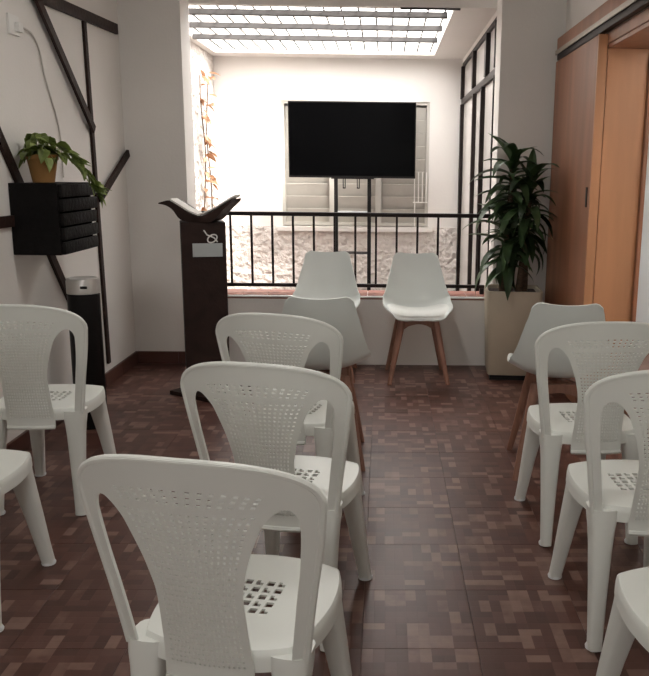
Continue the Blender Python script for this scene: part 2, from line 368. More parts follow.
# louvred window in the courtyard's far wall
w1 = struct('window_1', boxes([(-1.05, -1.02, CY + 0.01, CY + 0.09, 0.80, 2.045), (0.425, 0.455, CY + 0.01, CY + 0.09, 0.80, 2.045), (-1.02, 0.425, CY + 0.01, CY + 0.09, 2.015, 2.045),
        (-1.02, 0.425, CY + 0.01, CY + 0.09, 0.80, 0.83), (-0.565, -0.50, CY + 0.01, CY + 0.09, 0.83, 2.015), (-0.09, -0.03, CY + 0.01, CY + 0.09, 0.83, 2.015)]), 'louvre', 'grey louvred window behind the screen')
obj('window_back', bx(-1.05, 0.455, CY + 0.11, CY + 0.14, 0.79, 2.045), 'louvre', w1)
for xa, xb in ((-1.015, -0.57), (-0.495, -0.095), (-0.025, 0.42)):
    for k in range(9):
        z = 0.90 + k * 0.128
        obj('louvre_slat', bx(xa, xb, -0.004, 0.004, -0.073, 0.073, mtx=Matrix.Translation((0, CY + 0.06, z)) @ Matrix.Rotation(R(18), 4, 'X')), 'louvre', w1)
obj('sill', bx(-1.10, 0.50, CY - 0.06, CY - 0.0121, 0.742, 0.79, bev=0.004), 'ctyard', w1)
grd = thing('window_rack', 'small white wire rack on the louvred window', 'rack', (0.37, CY - 0.02, 1.05))
for k in range(4): obj('rod', tb([(-0.06 + k * 0.04, 0, 0), (-0.06 + k * 0.04, 0, 0.30)], 0.005, n=6), 'white', grd)
obj('crossbar', tb([(-0.075, 0, -0.004), (0.075, 0, -0.004)], 0.006, n=6), 'white', grd)
obj('rod', tb([(-0.055, 0, -0.30), (-0.055, 0, -0.01)], 0.006, n=6), 'white', grd)
# dark framed windows along the right of the courtyard
w2 = struct('window_2', boxes([(CX1 + 0.003, CX1 + 0.06, Y1, CY - 0.02, 2.385, 2.42), (CX1, CX1 + 0.06, Y1, CY - 0.02, 2.02, 2.075), (CX1, CX1 + 0.06, Y1, CY - 0.02, 0.0, 0.05)]), 'iron', 'tall dark framed windows along the courtyard')
for y, wd, z0, z1 in ((8.44, 0.08, 0.05, 2.385), (7.30, 0.06, 0.05, 2.02), (6.68, 0.05, 0.05, 2.02), (7.40, 0.09, 2.075, 2.385), (6.47, 0.10, 2.075, 2.385), (5.925, 0.04, 0.05, 2.385)):
    for a, b in (((z0, min(z1, 2.02)), (2.075, z1)) if z0 < 1 and z1 > 2.1 else ((z0, z1),)):
        obj('mullion', bx(CX1 - 0.012, CX1 + 0.05, y - wd / 2, y + wd / 2, a, b), 'iron', w2)
for y0, y1, z0, z1 in ((5.95, 6.65, .05, 2.02), (6.71, 7.27, .05, 2.02), (7.33, 8.40, .05, 2.02), (5.95, 6.42, 2.075, 2.385), (6.52, 7.355, 2.075, 2.385), (7.445, 8.40, 2.075, 2.385)):
    obj('pane', bx(CX1 + 0.022, CX1 + 0.028, y0, y1, z0, z1), 'glarepane', w2)
obj('glass_detail', boxes([(CX1 + 0.0195, CX1 + 0.0215, 6.10, 6.22, z, z + 0.06) for z in (1.38, 1.45, 1.54, 1.62, 1.74)]), 'plaque', w2)  # blocks for the small checkered window seen in the glass

# ------------------------------------------------------------------ railing
rl = thing('balcony_railing', 'black iron railing on the parapet before the courtyard', 'railing', (0, 5.77, 0))
obj('top_rail', bx(OX0, OX1, -0.022, 0.022, 1.040, 1.068, bev=0.004), 'iron', rl)
obj('bottom_rail', bx(OX0, OX1, -0.016, 0.016, 0.540, 0.564, bev=0.003), 'iron', rl)
b0 = None
for k in range(14):
    x = -1.226 + k * 0.1462
    if b0 is None: b0 = o = obj('baluster', bx(-0.0075, 0.0075, -0.0075, 0.0075, 0.564, 1.040), 'iron', rl)
    else: o = b0.copy(); COL.objects.link(o)
    o.location.x = x
for x in (OX0 + 0.06, OX1 - 0.06): obj('foot', bx(x - 0.015, x + 0.015, -0.015, 0.015, 0.4986, 0.540), 'iron', rl)

# ------------------------------------------------------------------ TV and stand in the courtyard
TVY = 7.92
tv = thing('television', 'wide flat black television facing into the room', 'television', (-0.31, TVY, 1.29), R(-1.5))
obj('body', bx(-0.605, 0.605, 0.0, 0.045, 0.0, 0.705, bev=0.006), 'black', tv)
obj('screen', bx(-0.595, 0.595, -0.004, -0.0002, 0.022, 0.695), 'screen', tv)
obj('rear_housing', bx(-0.40, 0.40, 0.0452, 0.075, 0.05, 0.40, bev=0.01), 'black', tv)
ts = thing('television_stand', 'black metal two post stand carrying the television', 'stand', (-0.31, TVY + 0.03, 0))
for x in (-0.155, 0.165): obj('post', bx(x - 0.018, x + 0.018, -0.02, 0.02, 0.04, 1.280, bev=0.003), 'black', ts)
obj('base', boxes([(-0.36, 0.37, -0.28, -0.22, 0.0, 0.04), (-0.36, 0.37, 0.22, 0.28, 0.0, 0.04), (-0.175, -0.135, -0.22, 0.22, 0.0, 0.04), (0.145, 0.185, -0.22, 0.22, 0.0, 0.04)], bev=0.004), 'black', ts)
obj('crossbar', bx(-0.137, 0.147, -0.012, 0.012, 0.56, 0.585), 'beam', ts)
obj('shelf', bx(-0.137, 0.147, -0.05, 0.05, 0.955, 0.975), 'plaque', ts)
for x in (-0.075, 0.06):
    obj('hook', boxes([(x - 0.014, x - 0.006, -0.03, 0.0, 1.19, 1.28), (x + 0.006, x + 0.014, -0.03, 0.0, 1.19, 1.28), (x - 0.006, x + 0.006, -0.03, 0.0, 1.19, 1.20)]), 'black', ts)
obj('mount_plate', bx(-0.20, 0.21, -0.03, 0.03, 1.2801, 1.2898), 'black', ts)

# dry climbing plant on the left courtyard wall
vn = thing('climbing_vine', 'thin dry vine with orange leaves on the bright courtyard wall', 'vine', (CX0, 7.75, 0))
vp = []
for s_ in range(2):
    pts = []
    for k in range(14):
        z = 0.03 + k * 0.165
        pts.append((0.06, -0.12 + 0.22 * s_ + 0.07 * math.sin(k * 0.9 + s_ * 2), z))
    obj('stem', tb(pts, 0.006, n=5), 'cane', vn); vp += pts
def flat_leaf(L_, Wd, droop=0.25, n=5):
    bm = bmesh.new(); rows = []
    for i in range(n + 1):
        t_ = i / n; w = Wd * (math.sin(math.pi * min(1, t_ ** 0.75 * 0.98 + 0.02)) ** 0.8) / 2 + 0.0006
        y = L_ * t_; z = -droop * L_ * t_ * t_
        rows.append([bm.verts.new((-w, y, z + w * 0.35)), bm.verts.new((0, y, z)), bm.verts.new((w, y, z + w * 0.35))])
    for a, b in zip(rows, rows[1:]):
        for k in range(2): bm.faces.new((a[k], a[k + 1], b[k + 1], b[k]))
    bmesh.ops.solidify(bm, geom=bm.faces[:], thickness=0.0012)
    return bm
vl = None
for k, q in enumerate(vp[2:]):
    for rep in range(3):
        if vl is None: vl = o = obj('leaf', flat_leaf(0.10, 0.05), 'vine', vn)
        else: o = vl.copy(); COL.objects.link(o)
        o.location = (q[0] + 0.006, q[1] + random.uniform(-.05, .05), q[2] + random.uniform(-0.08, 0.08))
        o.rotation_euler = (random.uniform(-0.9, 0.3), random.uniform(-.6, .6), -math.pi / 2 + random.uniform(-1.2, 1.2))
        s_ = random.uniform(0.7, 1.2); o.scale = (s_, s_, s_)

# ------------------------------------------------------------------ monobloc chair
def surf_back(u, z):
    t_ = max(0.0, (z - 0.40) / 0.46)
    return (u, -0.220 - 0.100 * t_ ** 1.15 + 1.15 * u * u, z)
ZT, ZTOP = 0.764, 0.862
def chair_back():
    bm = bmesh.new(); cache = {}
    def V_(u, z):
        k = (round(u, 5), round(z, 5))
        if k not in cache: cache[k] = bm.verts.new(surf_back(u, z))
        return cache[k]
    def quad(a, b, c, d):
        vs_ = []
        for v in (a, b, c, d):
            if v not in vs_: vs_.append(v)
        if len(vs_) >= 3:
            try: bm.faces.new(vs_)
            except ValueError: pass
    Wd = lambda z: interp(z, [(0.40, 0.185), (0.55, 0.207), (0.70, 0.232), (0.776, 0.241)])
    UA = 0.175
    def edges(z):
        t_ = min(1.0, (ZT - z) / 0.045); g = math.sqrt(max(0, 1 - (1 - t_) ** 2))
        o0 = Wd(z) - interp(z, [(0.40, 0.026), (0.60, 0.028), (0.74, 0.036)])
        i0 = interp(z, [(0.40, 0.092), (0.47, 0.088), (0.56, 0.086), (0.63, 0.098), (0.70, 0.122), (0.776, 0.155)])
        return UA + (o0 - UA) * g, UA - (UA - i0) * g
    NC, NS = 37, 3
    zs = [0.365 + (ZT - 0.365) * (k + (0.06 if k % 2 else -0.06 if 0 < k < 66 else 0)) / 66 for k in range(67)]
    zs = zs[:-1] + [ZT - 0.0028, ZT - 0.0007, ZT]
    def row(z):
        o_, i_ = edges(z)
        left = [-(Wd(z) - (Wd(z) - o_) * k / NS) for k in range(NS + 1)]
        mid = [-i_ + 2 * i_ * (k + (0 if k in (0, NC) else 0.05 if k % 2 else -0.05)) / NC for k in range(NC + 1)]
        return left, mid, [-u for u in left]
    rows = [(z, row(z)) for z in zs]
    for j in range(len(rows) - 1):
        (za, (la, ma, ra)), (zb, (lb, mb, rb)) = rows[j], rows[j + 1]
        for A, B, hol in ((la, lb, False), (ma, mb, True), (ra, rb, False)):
            if not hol and zb < 0.405: continue
            for k in range(len(A) - 1):
                if hol and k % 2 == 1 and j % 2 == 1 and 3 <= k <= NC - 4 and 5 < j < 64: continue
                quad(V_(A[k], za), V_(A[k + 1], za), V_(B[k + 1], zb), V_(B[k], zb))
    # top band
    l_, m_, r_ = row(ZT)
    us = l_ + m_[1:-1] + r_[::-1]
    hb = ZTOP - ZT; wT = Wd(ZT); NB = 16
    grid = []
    for u in us:
        s_ = max(-1, min(1, u / wT)); a = abs(s_) * math.pi / 2
        ut = wT * math.copysign(math.sin(a) ** 0.85, s_) if s_ else 0.0
        a2 = math.asin(min(1, (abs(ut) / wT) ** (1 / 0.85)))
        zt_ = ZT + hb * (math.cos(a2) ** 0.85 if math.cos(a2) > 1e-6 else 0.0)
        if abs(s_) > 0.9999: ut, zt_ = u, ZT
        grid.append([(u + (ut - u) * (q / NB) ** 1.3, ZT + (zt_ - ZT) * q / NB) for q in range(NB + 1)])
    for i in range(len(grid) - 1):
        for q in range(NB):
            if q in (1, 3, 5) and 8 <= i <= len(grid) - 10 and i % 2 == 0: continue
            quad(V_(*grid[i][q]), V_(*grid[i + 1][q]), V_(*grid[i + 1][q + 1]), V_(*grid[i][q + 1]))
    bmesh.ops.recalc_face_normals(bm, faces=bm.faces)
    bmesh.ops.solidify(bm, geom=bm.faces[:], thickness=0.006)
    # rolled rim following stile and arch
    prof = []
    for k in range(13):
        z = 0.415 + (ZT - 0.415) * k / 12; prof.append((-Wd(z), z))
    for k in range(1, 40):
        s_ = -1 + 2 * k / 40; a = abs(s_) * math.pi / 2
        prof.append((wT * math.copysign(math.sin(a) ** 0.85, s_) if abs(s_) > 1e-9 else 0.0, ZT + hb * math.cos(a) ** 0.85))
    prof += [(-u, z) for u, z in prof[:13][::-1]]
    pts = [Vector(surf_back(u * 0.985, z - (0.004 if z > ZT + 0.02 else 0))) + Vector((0, 0.006, 0)) for u, z in prof]
    rad = [0.0095 if z < ZT else 0.0095 - 0.002 * min(1, (z - ZT) / 0.05) for u, z in prof]
    tube(bm, pts, rad, n=8)
    # lower lip of the splat
    tube(bm, [Vector(surf_back(-0.09 + 0.18 * k / 8, 0.368)) for k in range(9)], 0.008, n=6)
    return bm
def chair_seat():
    bm = bmesh.new(); N = 42; G = []
    def base(s_, t_):
        k = 0.62
        x = s_ * math.sqrt(1 - k * t_ * t_ / 2) * (0.186 if t_ > 0 else 0.186 + 0.004 * t_); y = t_ * math.sqrt(1 - k * s_ * s_ / 2) * 0.205 + 0.002
        return x, y
    for j in range(N + 1):
        rw = []
        for i in range(N + 1):
            s_, t_ = -1 + 2 * i / N, -1 + 2 * j / N
            x, y = base(s_, t_)
            e = max(abs(s_), abs(t_))
            z = 0.440 - 0.010 * (1 - s_ * s_) * (1 - t_ * t_) - 0.004 * e ** 8 - (0.006 * max(0, t_) ** 3)
            rw.append(bm.verts.new((x, y, z)))
        G.append(rw)
    for j in range(N):
        for i in range(N):
            if 14 <= i <= 27 and 15 <= j <= 28 and (i - 14) % 3 != 2 and (j - 15) % 3 != 2 and not ((i - 14) % 3 == 1 and (j - 15) % 3 == 1 and (i + j) % 2): continue
            bm.faces.new((G[j][i], G[j][i + 1], G[j + 1][i + 1], G[j + 1][i]))
    loop = [G[0][i] for i in range(N)] + [G[j][N] for j in range(N)] + [G[N][i] for i in range(N, 0, -1)] + [G[j][0] for j in range(N, 0, -1)]
    prev = loop
    for sc, dz in ((1.018, 0.006), (1.030, 0.020), (1.036, 0.044)):
        cur = [bm.verts.new((v.co.x * sc, (v.co.y - 0.002) * sc + 0.002, v.co.z - dz)) for v in loop]
        for k in range(len(loop)):
            k2 = (k + 1) % len(loop)
            bm.faces.new((prev[k], prev[k2], cur[k2], cur[k]))
        prev = cur
    bmesh.ops.recalc_face_normals(bm, faces=bm.faces)
    bmesh.ops.solidify(bm, geom=bm.faces[:], thickness=0.005)
    return bm
def leg_bm(sx, front):
    bm = bmesh.new(); rings = []
    top = Vector(((0.122 if front else 0.150) * sx, 0.128 if front else -0.152, 0.425)); bot = Vector(((0.166 if front else 0.163) * sx, 0.232 if front else -0.200, 0.006))
    for z, wx, wy in ((0.425, 0.084, 0.084), (0.395, 0.080, 0.080), (0.365, 0.072, 0.070), (0.32, 0.064, 0.064), (0.20, 0.052, 0.054), (0.08, 0.043, 0.045), (0.006, 0.039, 0.041)):
        t_ = (0.425 - z) / 0.419; c = top.lerp(bot, t_ + 0.10 * math.sin(math.pi * t_) * (1 - t_)); c.z = z
        ring = []
        for k in range(16):
            a = 2 * math.pi * k / 16
            cx_, cy_ = math.cos(a), math.sin(a)
            ring.append((c.x + wx / 2 * math.copysign(abs(cx_) ** 0.55, cx_), c.y + wy / 2 * math.copysign(abs(cy_) ** 0.55, cy_), z))
        rings.append(ring)
    loft(bm, rings)
    return bm, bot
def make_chair(name, label, group):
    t_ = thing(name, label, 'chair', group=group)
    obj('seat', chair_seat(), 'plastic', t_, smooth=True)
    obj('backrest', chair_back(), 'plastic', t_, smooth=True)
    for sx in (-1, 1):
        for fr in (False, True):
            bm, bot = leg_bm(sx, fr)
            lg = obj('leg', bm, 'plastic', t_, smooth=True)
            obj('foot', lt([(0.017, 0.0), (0.0235, 0.002), (0.0245, 0.008), (0.020, 0.016)], n=14, c=(bot.x, bot.y + (0.010 if not fr else 0), 0)), 'lit_foot', lg, smooth=True)  # foot flange, its caught light put into the paler colour
    return t_
PCH = 'white plastic chairs set out in rows'
spots = [
    ((-0.290, 1.635), -12, 'white plastic chair with its whole pierced back in view, rearmost of its column'),
    ((-0.268, 2.345), -13, 'middle white plastic chair in the column that ends near the lectern'),
    ((-0.318, 3.085), -15, 'white plastic chair directly behind a moulded wood-legged chair, last of its column'),
    ((-1.360, 3.240), 1, 'white plastic chair beside the black bin under the wall planter'),
    ((-1.315, 2.395), 2, 'white plastic chair behind the chair that stands by the black bin'),
    ((0.760, 2.990), 3, 'white plastic chair behind the moulded chair by the beige planter'),
    ((0.770, 2.320), 3, 'middle white plastic chair in the column along the wooden doorway'),
    ((0.725, 1.590), 4, 'rearmost white plastic chair in the column along the wooden doorway'),
]
pc = None
for (xy, rz, lab) in spots:
    if pc is None: pc = o = make_chair('plastic_chair', lab, PCH)
    else: o = copy_tree(pc); o['label'] = lab
    o.location = (xy[0], xy[1], 0); o.rotation_euler = (0, 0, R(rz))

# ------------------------------------------------------------------ moulded shell chair on wooden legs
PROF = catmull([(0.235, 0.425, 0), (0.225, 0.447, 0), (0.15, 0.452, 0), (0.04, 0.443, 0), (-0.07, 0.445, 0), (-0.150, 0.478, 0), (-0.192, 0.55, 0), (-0.217, 0.64, 0), (-0.238, 0.725, 0), (-0.257, 0.812, 0)], 44)
def shell_half(t_):
    return interp(t_, [(0, 0.085), (0.03, 0.128), (0.08, 0.172), (0.15, 0.204), (0.24, 0.222), (0.36, 0.230), (0.54, 0.226), (0.68, 0.206), (0.84, 0.176), (1.0, 0.148)])
def shell_lift(t_):
    return interp(t_, [(0, 0.022), (0.15, 0.034), (0.40, 0.062), (0.58, 0.085), (0.80, 0.048), (1.0, 0.024)])
def shell_pt(k, s_, off=0.0, hw=1.0):
    n = len(PROF) - 1; p_ = PROF[k]; d = (PROF[min(k + 1, n)] - PROF[max(k - 1, 0)]).normalized()
    nrm = Vector((d.y, -d.x, 0)) if False else Vector((-d.y, d.x, 0))
    # profile is (y,z) stored in x,y; the normal points up over the seat and forward before the back
    if nrm.y < 0 and k < n * 0.4: nrm = -nrm
    if nrm.x < 0 and k >= n * 0.4: nrm = -nrm
    t_ = k / n; lift = shell_lift(t_) * abs(s_) ** 2.4 + off
    g_ = max(0.0, (t_ - 0.86) / 0.14)
    dip = g_ * (0.004 - 0.012 * (1 - s_ * s_) - 0.030 * (max(0.0, abs(s_) - 0.72) / 0.28) ** 2.2)
    return Vector((shell_half(t_) * s_ * hw, p_.x + nrm.x * lift, p_.y + nrm.y * lift + dip))
def shell_bm():
    bm = bmesh.new(); NS = 20; n = len(PROF)
    g = [[bm.verts.new(shell_pt(k, -1 + 2 * i / NS)) for i in range(NS + 1)] for k in range(n)]
    for k in range(n - 1):
        for i in range(NS): bm.faces.new((g[k][i], g[k][i + 1], g[k + 1][i + 1], g[k + 1][i]))
    bmesh.ops.recalc_face_normals(bm, faces=bm.faces)
    bmesh.ops.solidify(bm, geom=bm.faces[:], thickness=0.008)
    return bm
def cushion_bm():
    bm = bmesh.new(); NS = 16; rows = []
    ks = list(range(3, 22))
    for lay in (0, 1):
        gg = []
        for j, k in enumerate(ks):
            tt = -1 + 2 * j / (len(ks) - 1); r = []
            for i in range(NS + 1):
                s_ = -0.9 + 1.8 * i / NS
                ed = (1 - abs(tt) ** 5) * (1 - abs(s_ / 0.9) ** 5)
                r.append(bm.verts.new(shell_pt(k, s_ * (1 - 0.25 * max(0, tt) ** 4), (0.006 + 0.016 * ed ** 0.5) if lay else 0.0055, hw=0.97)))
            gg.append(r)
        rows.append(gg)
    for lay in (0, 1):
        g = rows[lay]
        for j in range(len(ks) - 1):
            for i in range(NS): bm.faces.new((g[j][i], g[j][i + 1], g[j + 1][i + 1], g[j + 1][i]))
    a, b = rows
    for j in range(len(ks) - 1):
        for i in (0, NS): bm.faces.new((a[j][i], a[j + 1][i], b[j + 1][i], b[j][i]))
    for i in range(NS):
        for j in (0, len(ks) - 1): bm.faces.new((a[j][i], a[j][i + 1], b[j][i + 1], b[j][i]))
    return bm
def make_shell_chair(label, group):
    t_ = thing('shell_chair', label, 'chair', group=group)
    obj('shell', shell_bm(), 'shell', t_, smooth=True)
    obj('cushion', cushion_bm(), 'cushion', t_, smooth=True)
    for sx in (-1, 1):
        for y0, y1 in ((0.125, 0.205), (-0.105, -0.205)):
            bm = bmesh.new()
            loft(bm, [[Vector((x_, y_, z_)) + Vector((r * math.cos(a) * 1.15, r * math.sin(a), 0)) for a in [2 * math.pi * q / 12 for q in range(12)]]
                      for x_, y_, z_, r in ((sx * 0.105, y0, 0.424, 0.020), (sx * 0.118, y0 + (y1 - y0) * 0.15, 0.36, 0.021), (sx * 0.19, y1, 0.0, 0.0125))])
            obj('leg', bm, 'legwood', t_, smooth=True)
    for sgn in (-1, 1):
        bm = bmesh.new(); n = 12; rings = []
        A, B = Vector((-0.105, -0.105 * sgn, 0)), Vector((0.105, 0.125 * sgn, 0)); d = (B - A).normalized(); s_ = Vector((-d.y, d.x, 0)) * 0.014
        A = Vector((-0.105, -0.100 if sgn > 0 else 0.120, 0)); B = Vector((0.105, 0.120 if sgn > 0 else -0.100, 0))
        for k in range(n + 1):
            c = A.lerp(B, k / n); u = abs(2 * k / n - 1); zb = 0.385 - 0.035 * u ** 1.6
            rings.append([c - s_ + Vector((0, 0, zb)), c + s_ + Vector((0, 0, zb)), c + s_ + Vector((0, 0, 0.423)), c - s_ + Vector((0, 0, 0.423))])
        loft(bm, rings); obj('cross_brace', bm, 'legwood', t_)
    for y in (0.118, -0.100):
        bm = bmesh.new(); rings = []
        for k in range(13):
            x = -0.105 + 0.21 * k / 12; u = abs(2 * k / 12 - 1); zb = 0.385 - 0.032 * u ** 1.7
            rings.append([(x, y - 0.011, zb), (x, y + 0.011, zb), (x, y + 0.011, 0.423), (x, y - 0.011, 0.423)])
        loft(bm, rings); obj('apron', bm, 'legwood', t_)
    return t_
SCH = 'white moulded chairs on wooden legs'
sc = None
for xy, rz, lab in (((-0.288, 3.745), 2, 'white moulded chair on wooden legs with its back to the plastic chairs, near the lectern'),
                    ((0.805, 3.625), -5, 'white moulded chair on wooden legs before the beige planter, turned towards the parapet'),
                    ((-0.385, 5.345), 180, 'white moulded chair against the parapet, half hidden behind another moulded chair'),
                    ((0.225, 5.300), 182, 'white moulded chair against the parapet with its wooden front legs in full view')):
    if sc is None: sc = o = make_shell_chair(lab, SCH)
    else: o = copy_tree(sc); o['label'] = lab
    o.location = (xy[0], xy[1], 0); o.rotation_euler = (0, 0, R(rz))

# ------------------------------------------------------------------ lectern with bookrest and open book
lc = thing('lectern', 'dark wooden column lectern with flat base beside the parapet', 'lectern', (-1.10, 4.97, 0), R(15))
obj('base', bx(-0.18, 0.18, -0.18, 0.18, 0.0, 0.025, bev=0.004, mtx=Matrix.Translation((0.02, -0.10, 0)) @ Matrix.Rotation(R(-48), 4, 'Z')), 'slat', lc)
obj('column', bx(-0.130, 0.130, -0.115, 0.115, 0.0251, 1.045, bev=0.004), 'slat', lc)
pq = obj('plaque', bx(-0.066, 0.108, -0.1205, -0.1152, 0.842, 0.922, bev=0.001), 'plaque', lc)
obj('ring', tb([(0.050 + 0.026 * math.cos(a) + 0.010 * math.sin(a), -0.120, 0.950 + 0.024 * math.sin(a)) for a in [2 * math.pi * k / 16 for k in range(17)]], 0.0045, n=6), 'white', pq)
obj('tie', tb([(0.002, -0.119, 1.000), (0.020, -0.120, 0.972), (0.060, -0.120, 0.955), (0.080, -0.120, 0.930)], 0.0045, n=6), 'white', pq)
br = thing('book_rest', 'dark carved wooden cross-legged bookrest on top of the lectern', 'bookrest', (-1.085, 4.95, 1.0465), R(-6))
def wing(sgn):
    bm = bmesh.new(); rings = []
    top = [(-0.02, 0.022), (0.06, 0.055), (0.13, 0.100), (0.175, 0.124), (0.21, 0.118), (0.238, 0.110)] if sgn < 0 else [(-0.02, 0.022), (0.06, 0.052), (0.12, 0.085), (0.17, 0.115), (0.205, 0.138)]
    low = [(-0.02, 0.000), (0.06, 0.000), (0.115, 0.018), (0.155, 0.070), (0.195, 0.095), (0.240, 0.104)] if sgn < 0 else [(-0.02, 0.000), (0.06, 0.000), (0.10, 0.020), (0.15, 0.075), (0.200, 0.120)]
    tp = catmull([(a, b, 0) for a, b in top], 16); lo = catmull([(a, b, 0) for a, b in low], 16)
    for a, b in zip(tp, lo):
        rings.append([(sgn * a.x, -0.10, a.y), (sgn * a.x, 0.10, a.y), (sgn * b.x, 0.10, b.y), (sgn * b.x, -0.10, b.y)])
    loft(bm, rings); return bm
obj('wing', wing(-1), 'slat', br, smooth=True); obj('wing', wing(1), 'slat', br, smooth=True)
bk = thing('open_book', 'open book with cream pages lying in the bookrest', 'book', (-1.085, 4.95, 1.0465), R(-6))
def page_block(sgn):
    bm = bmesh.new(); rings = []
    pr = [(0.0, 0.036), (0.06, 0.060), (0.12, 0.096), (0.165, 0.122)] if sgn < 0 else [(0.0, 0.036), (0.06, 0.058), (0.12, 0.089), (0.18, 0.126), (0.225, 0.150)]
    for a in catmull([(x, z, 0) for x, z in pr], 12):
        rings.append([(sgn * a.x, -0.105, a.y + 0.002), (sgn * a.x, 0.015, a.y + 0.002), (sgn * a.x, 0.015, a.y + 0.013), (sgn * a.x, -0.105, a.y + 0.013)])
    loft(bm, rings); return bm
obj('page_block', page_block(-1), 'paper', bk); obj('page_block', page_block(1), 'paper', bk)

# ------------------------------------------------------------------ bin
bn = thing('pedestal_bin', 'tall slim black bin with silver top against the left wall', 'bin', (-1.556, 4.20, 0))
obj('body', lt([(0.078, 0.0), (0.081, 0.004), (0.081, 0.728), (0.076, 0.733)], n=32), 'black', bn, smooth=True)
cp_ = obj('silver_top', lt([(0.079, 0.7332), (0.0825, 0.736), (0.0825, 0.800), (0.078, 0.812), (0.070, 0.815), (0.060, 0.808), (0.0, 0.806)][:6], n=32), 'silver', bn, smooth=True)
obj('slot', bx(0.015, 0.050, -0.086, -0.076, 0.766, 0.780, bev=0.003), 'black', cp_)
bn.scale = (1, 1, 0.978)

# ------------------------------------------------------------------ wall strips, planter box, pothos
ws = thing('wall_strips', 'dark wooden strips crossing on the white left wall', 'wall decoration', (XL, 0, 0))
def strip(a, b, w=0.05, th=0.018, off=0.0):
    a, b = Vector((0, *a)), Vector((0, *b)); d = (b - a).normalized(); n = Vector((0, -d.z, d.y)) * w / 2
    bm = bmesh.new(); x0 = 0.0008 + off
    loft(bm, [[p_ + n + Vector((x0, 0, 0)), p_ - n + Vector((x0, 0, 0)), p_ - n + Vector((x0 + th, 0, 0)), p_ + n + Vector((x0 + th, 0, 0))] for p_ in (a, b)])
    return obj('strip', bm, 'slat', ws)
strip((3.6, 2.170), (5.58, 2.235), 0.062)
strip((4.22, 2.235), (4.985, 1.575), 0.048, off=0.0185)
strip((4.99, 2.182), (5.055, 0.14), 0.042, 0.015, off=0.0)
strip((5.03, 1.17), (5.63, 1.455), 0.046, off=0.0155)
strip((3.60, 1.74), (4.62, 0.48), 0.052)
strip((3.2, 1.105), (3.90, 1.105), 0.052)
pb = thing('wall_planter_box', 'black slatted wooden planter box fixed to the wall', 'planter box', (XL, 3.87, 0.945))
PBX, PBY, PBZ = 0.245, 0.44, 0.335
obj('end_panel', bx(0.001, PBX - 0.02, 0.0, 0.018, 0.0, PBZ, bev=0.003), 'blackwood', pb)
obj('end_panel', bx(0.020, PBX - 0.02, PBY - 0.018, PBY, 0.0, PBZ, bev=0.003), 'blackwood', pb)
obj('back_panel', bx(0.020, 0.034, 0.0181, PBY - 0.0181, 0.0, PBZ), 'blackwood', pb)
obj('bottom', bx(0.035, PBX - 0.021, 0.0181, PBY - 0.0181, 0.0, 0.015), 'blackwood', pb)
obj('lid_board', bx(0.035, PBX - 0.021, 0.0181, PBY - 0.0181, PBZ - 0.016, PBZ - 0.001), 'blackwood', pb)
for k in range(5):
    e = (0.0, 0.014, 0.004, 0.018, 0.008)[k]
    obj('board', bx(PBX - 0.0199, PBX + 0.004, -0.001, PBY + 0.012 + e, k * 0.067 + 0.002, k * 0.067 + 0.062, bev=0.010), 'blackwood', pb, smooth=True)
pt = thing('potted_pothos', 'trailing green pothos in a terracotta pot on the wall planter box', 'potted plant', (XL + 0.115, 4.00, 0.945 + PBZ + 0.0002))
obj('pot', lt([(0.045, 0.0), (0.050, 0.003), (0.068, 0.105), (0.074, 0.110), (0.074, 0.132), (0.066, 0.132), (0.062, 0.118)], n=24), 'terracotta', pt, smooth=True)
obj('soil', lt([(0.060, 0.105), (0.0615, 0.1175), (0.03, 0.121)], n=16), 'soil', pt)
hl = []
for k in range(3): hl.append(None)
def heart_leaf(L_, Wd, droop):
    bm = bmesh.new(); rows = []
    for i, (t_, w) in enumerate(((0, .12), (.08, .7), (.25, 1.0), (.5, .85), (.75, .5), (.92, .18), (1, .02))):
        z = -droop * L_ * t_ * t_; ww = Wd * w / 2
        rows.append([bm.verts.new((-ww, L_ * t_ - (0.02 * L_ if i == 1 else 0), z + ww * 0.3)), bm.verts.new((0, L_ * t_, z)), bm.verts.new((ww, L_ * t_ - (0.02 * L_ if i == 1 else 0), z + ww * 0.3))])
    for a, b in zip(rows, rows[1:]):
        for k in range(2): bm.faces.new((a[k], a[k + 1], b[k + 1], b[k]))
    bmesh.ops.solidify(bm, geom=bm.faces[:], thickness=0.0012)
    return bm
def put_leaf(proto, parent, p_, az, pitch, roll, s_):
    o = proto.copy(); COL.objects.link(o); o.parent = parent
    o.location = p_; o.rotation_mode = 'ZXY' if False else 'XYZ'
    m_ = Matrix.Rotation(az, 4, 'Z') @ Matrix.Rotation(pitch, 4, 'X') @ Matrix.Rotation(roll, 4, 'Y')
    o.rotation_euler = m_.to_euler('XYZ'); o.scale = (s_,) * 3
    return o
protos = []
for L_, Wd, dr in ((0.085, 0.062, 0.4), (0.075, 0.058, 0.7), (0.095, 0.066, 0.25)):
    protos.append(obj('leaf', heart_leaf(L_, Wd, dr), 'pothos', pt))
used = set()
def pl(p_, az, pitch, roll=0.0, s_=1.0):
    k = random.randrange(3)
    if k not in used:
        used.add(k); o = protos[k]; m_ = Matrix.Rotation(az, 4, 'Z') @ Matrix.Rotation(pitch, 4, 'X') @ Matrix.Rotation(roll, 4, 'Y')
        o.location = p_; o.rotation_euler = m_.to_euler('XYZ'); o.scale = (s_,) * 3
    else: put_leaf(protos[k], pt, p_, az, pitch, roll, s_)
stem = bmesh.new()
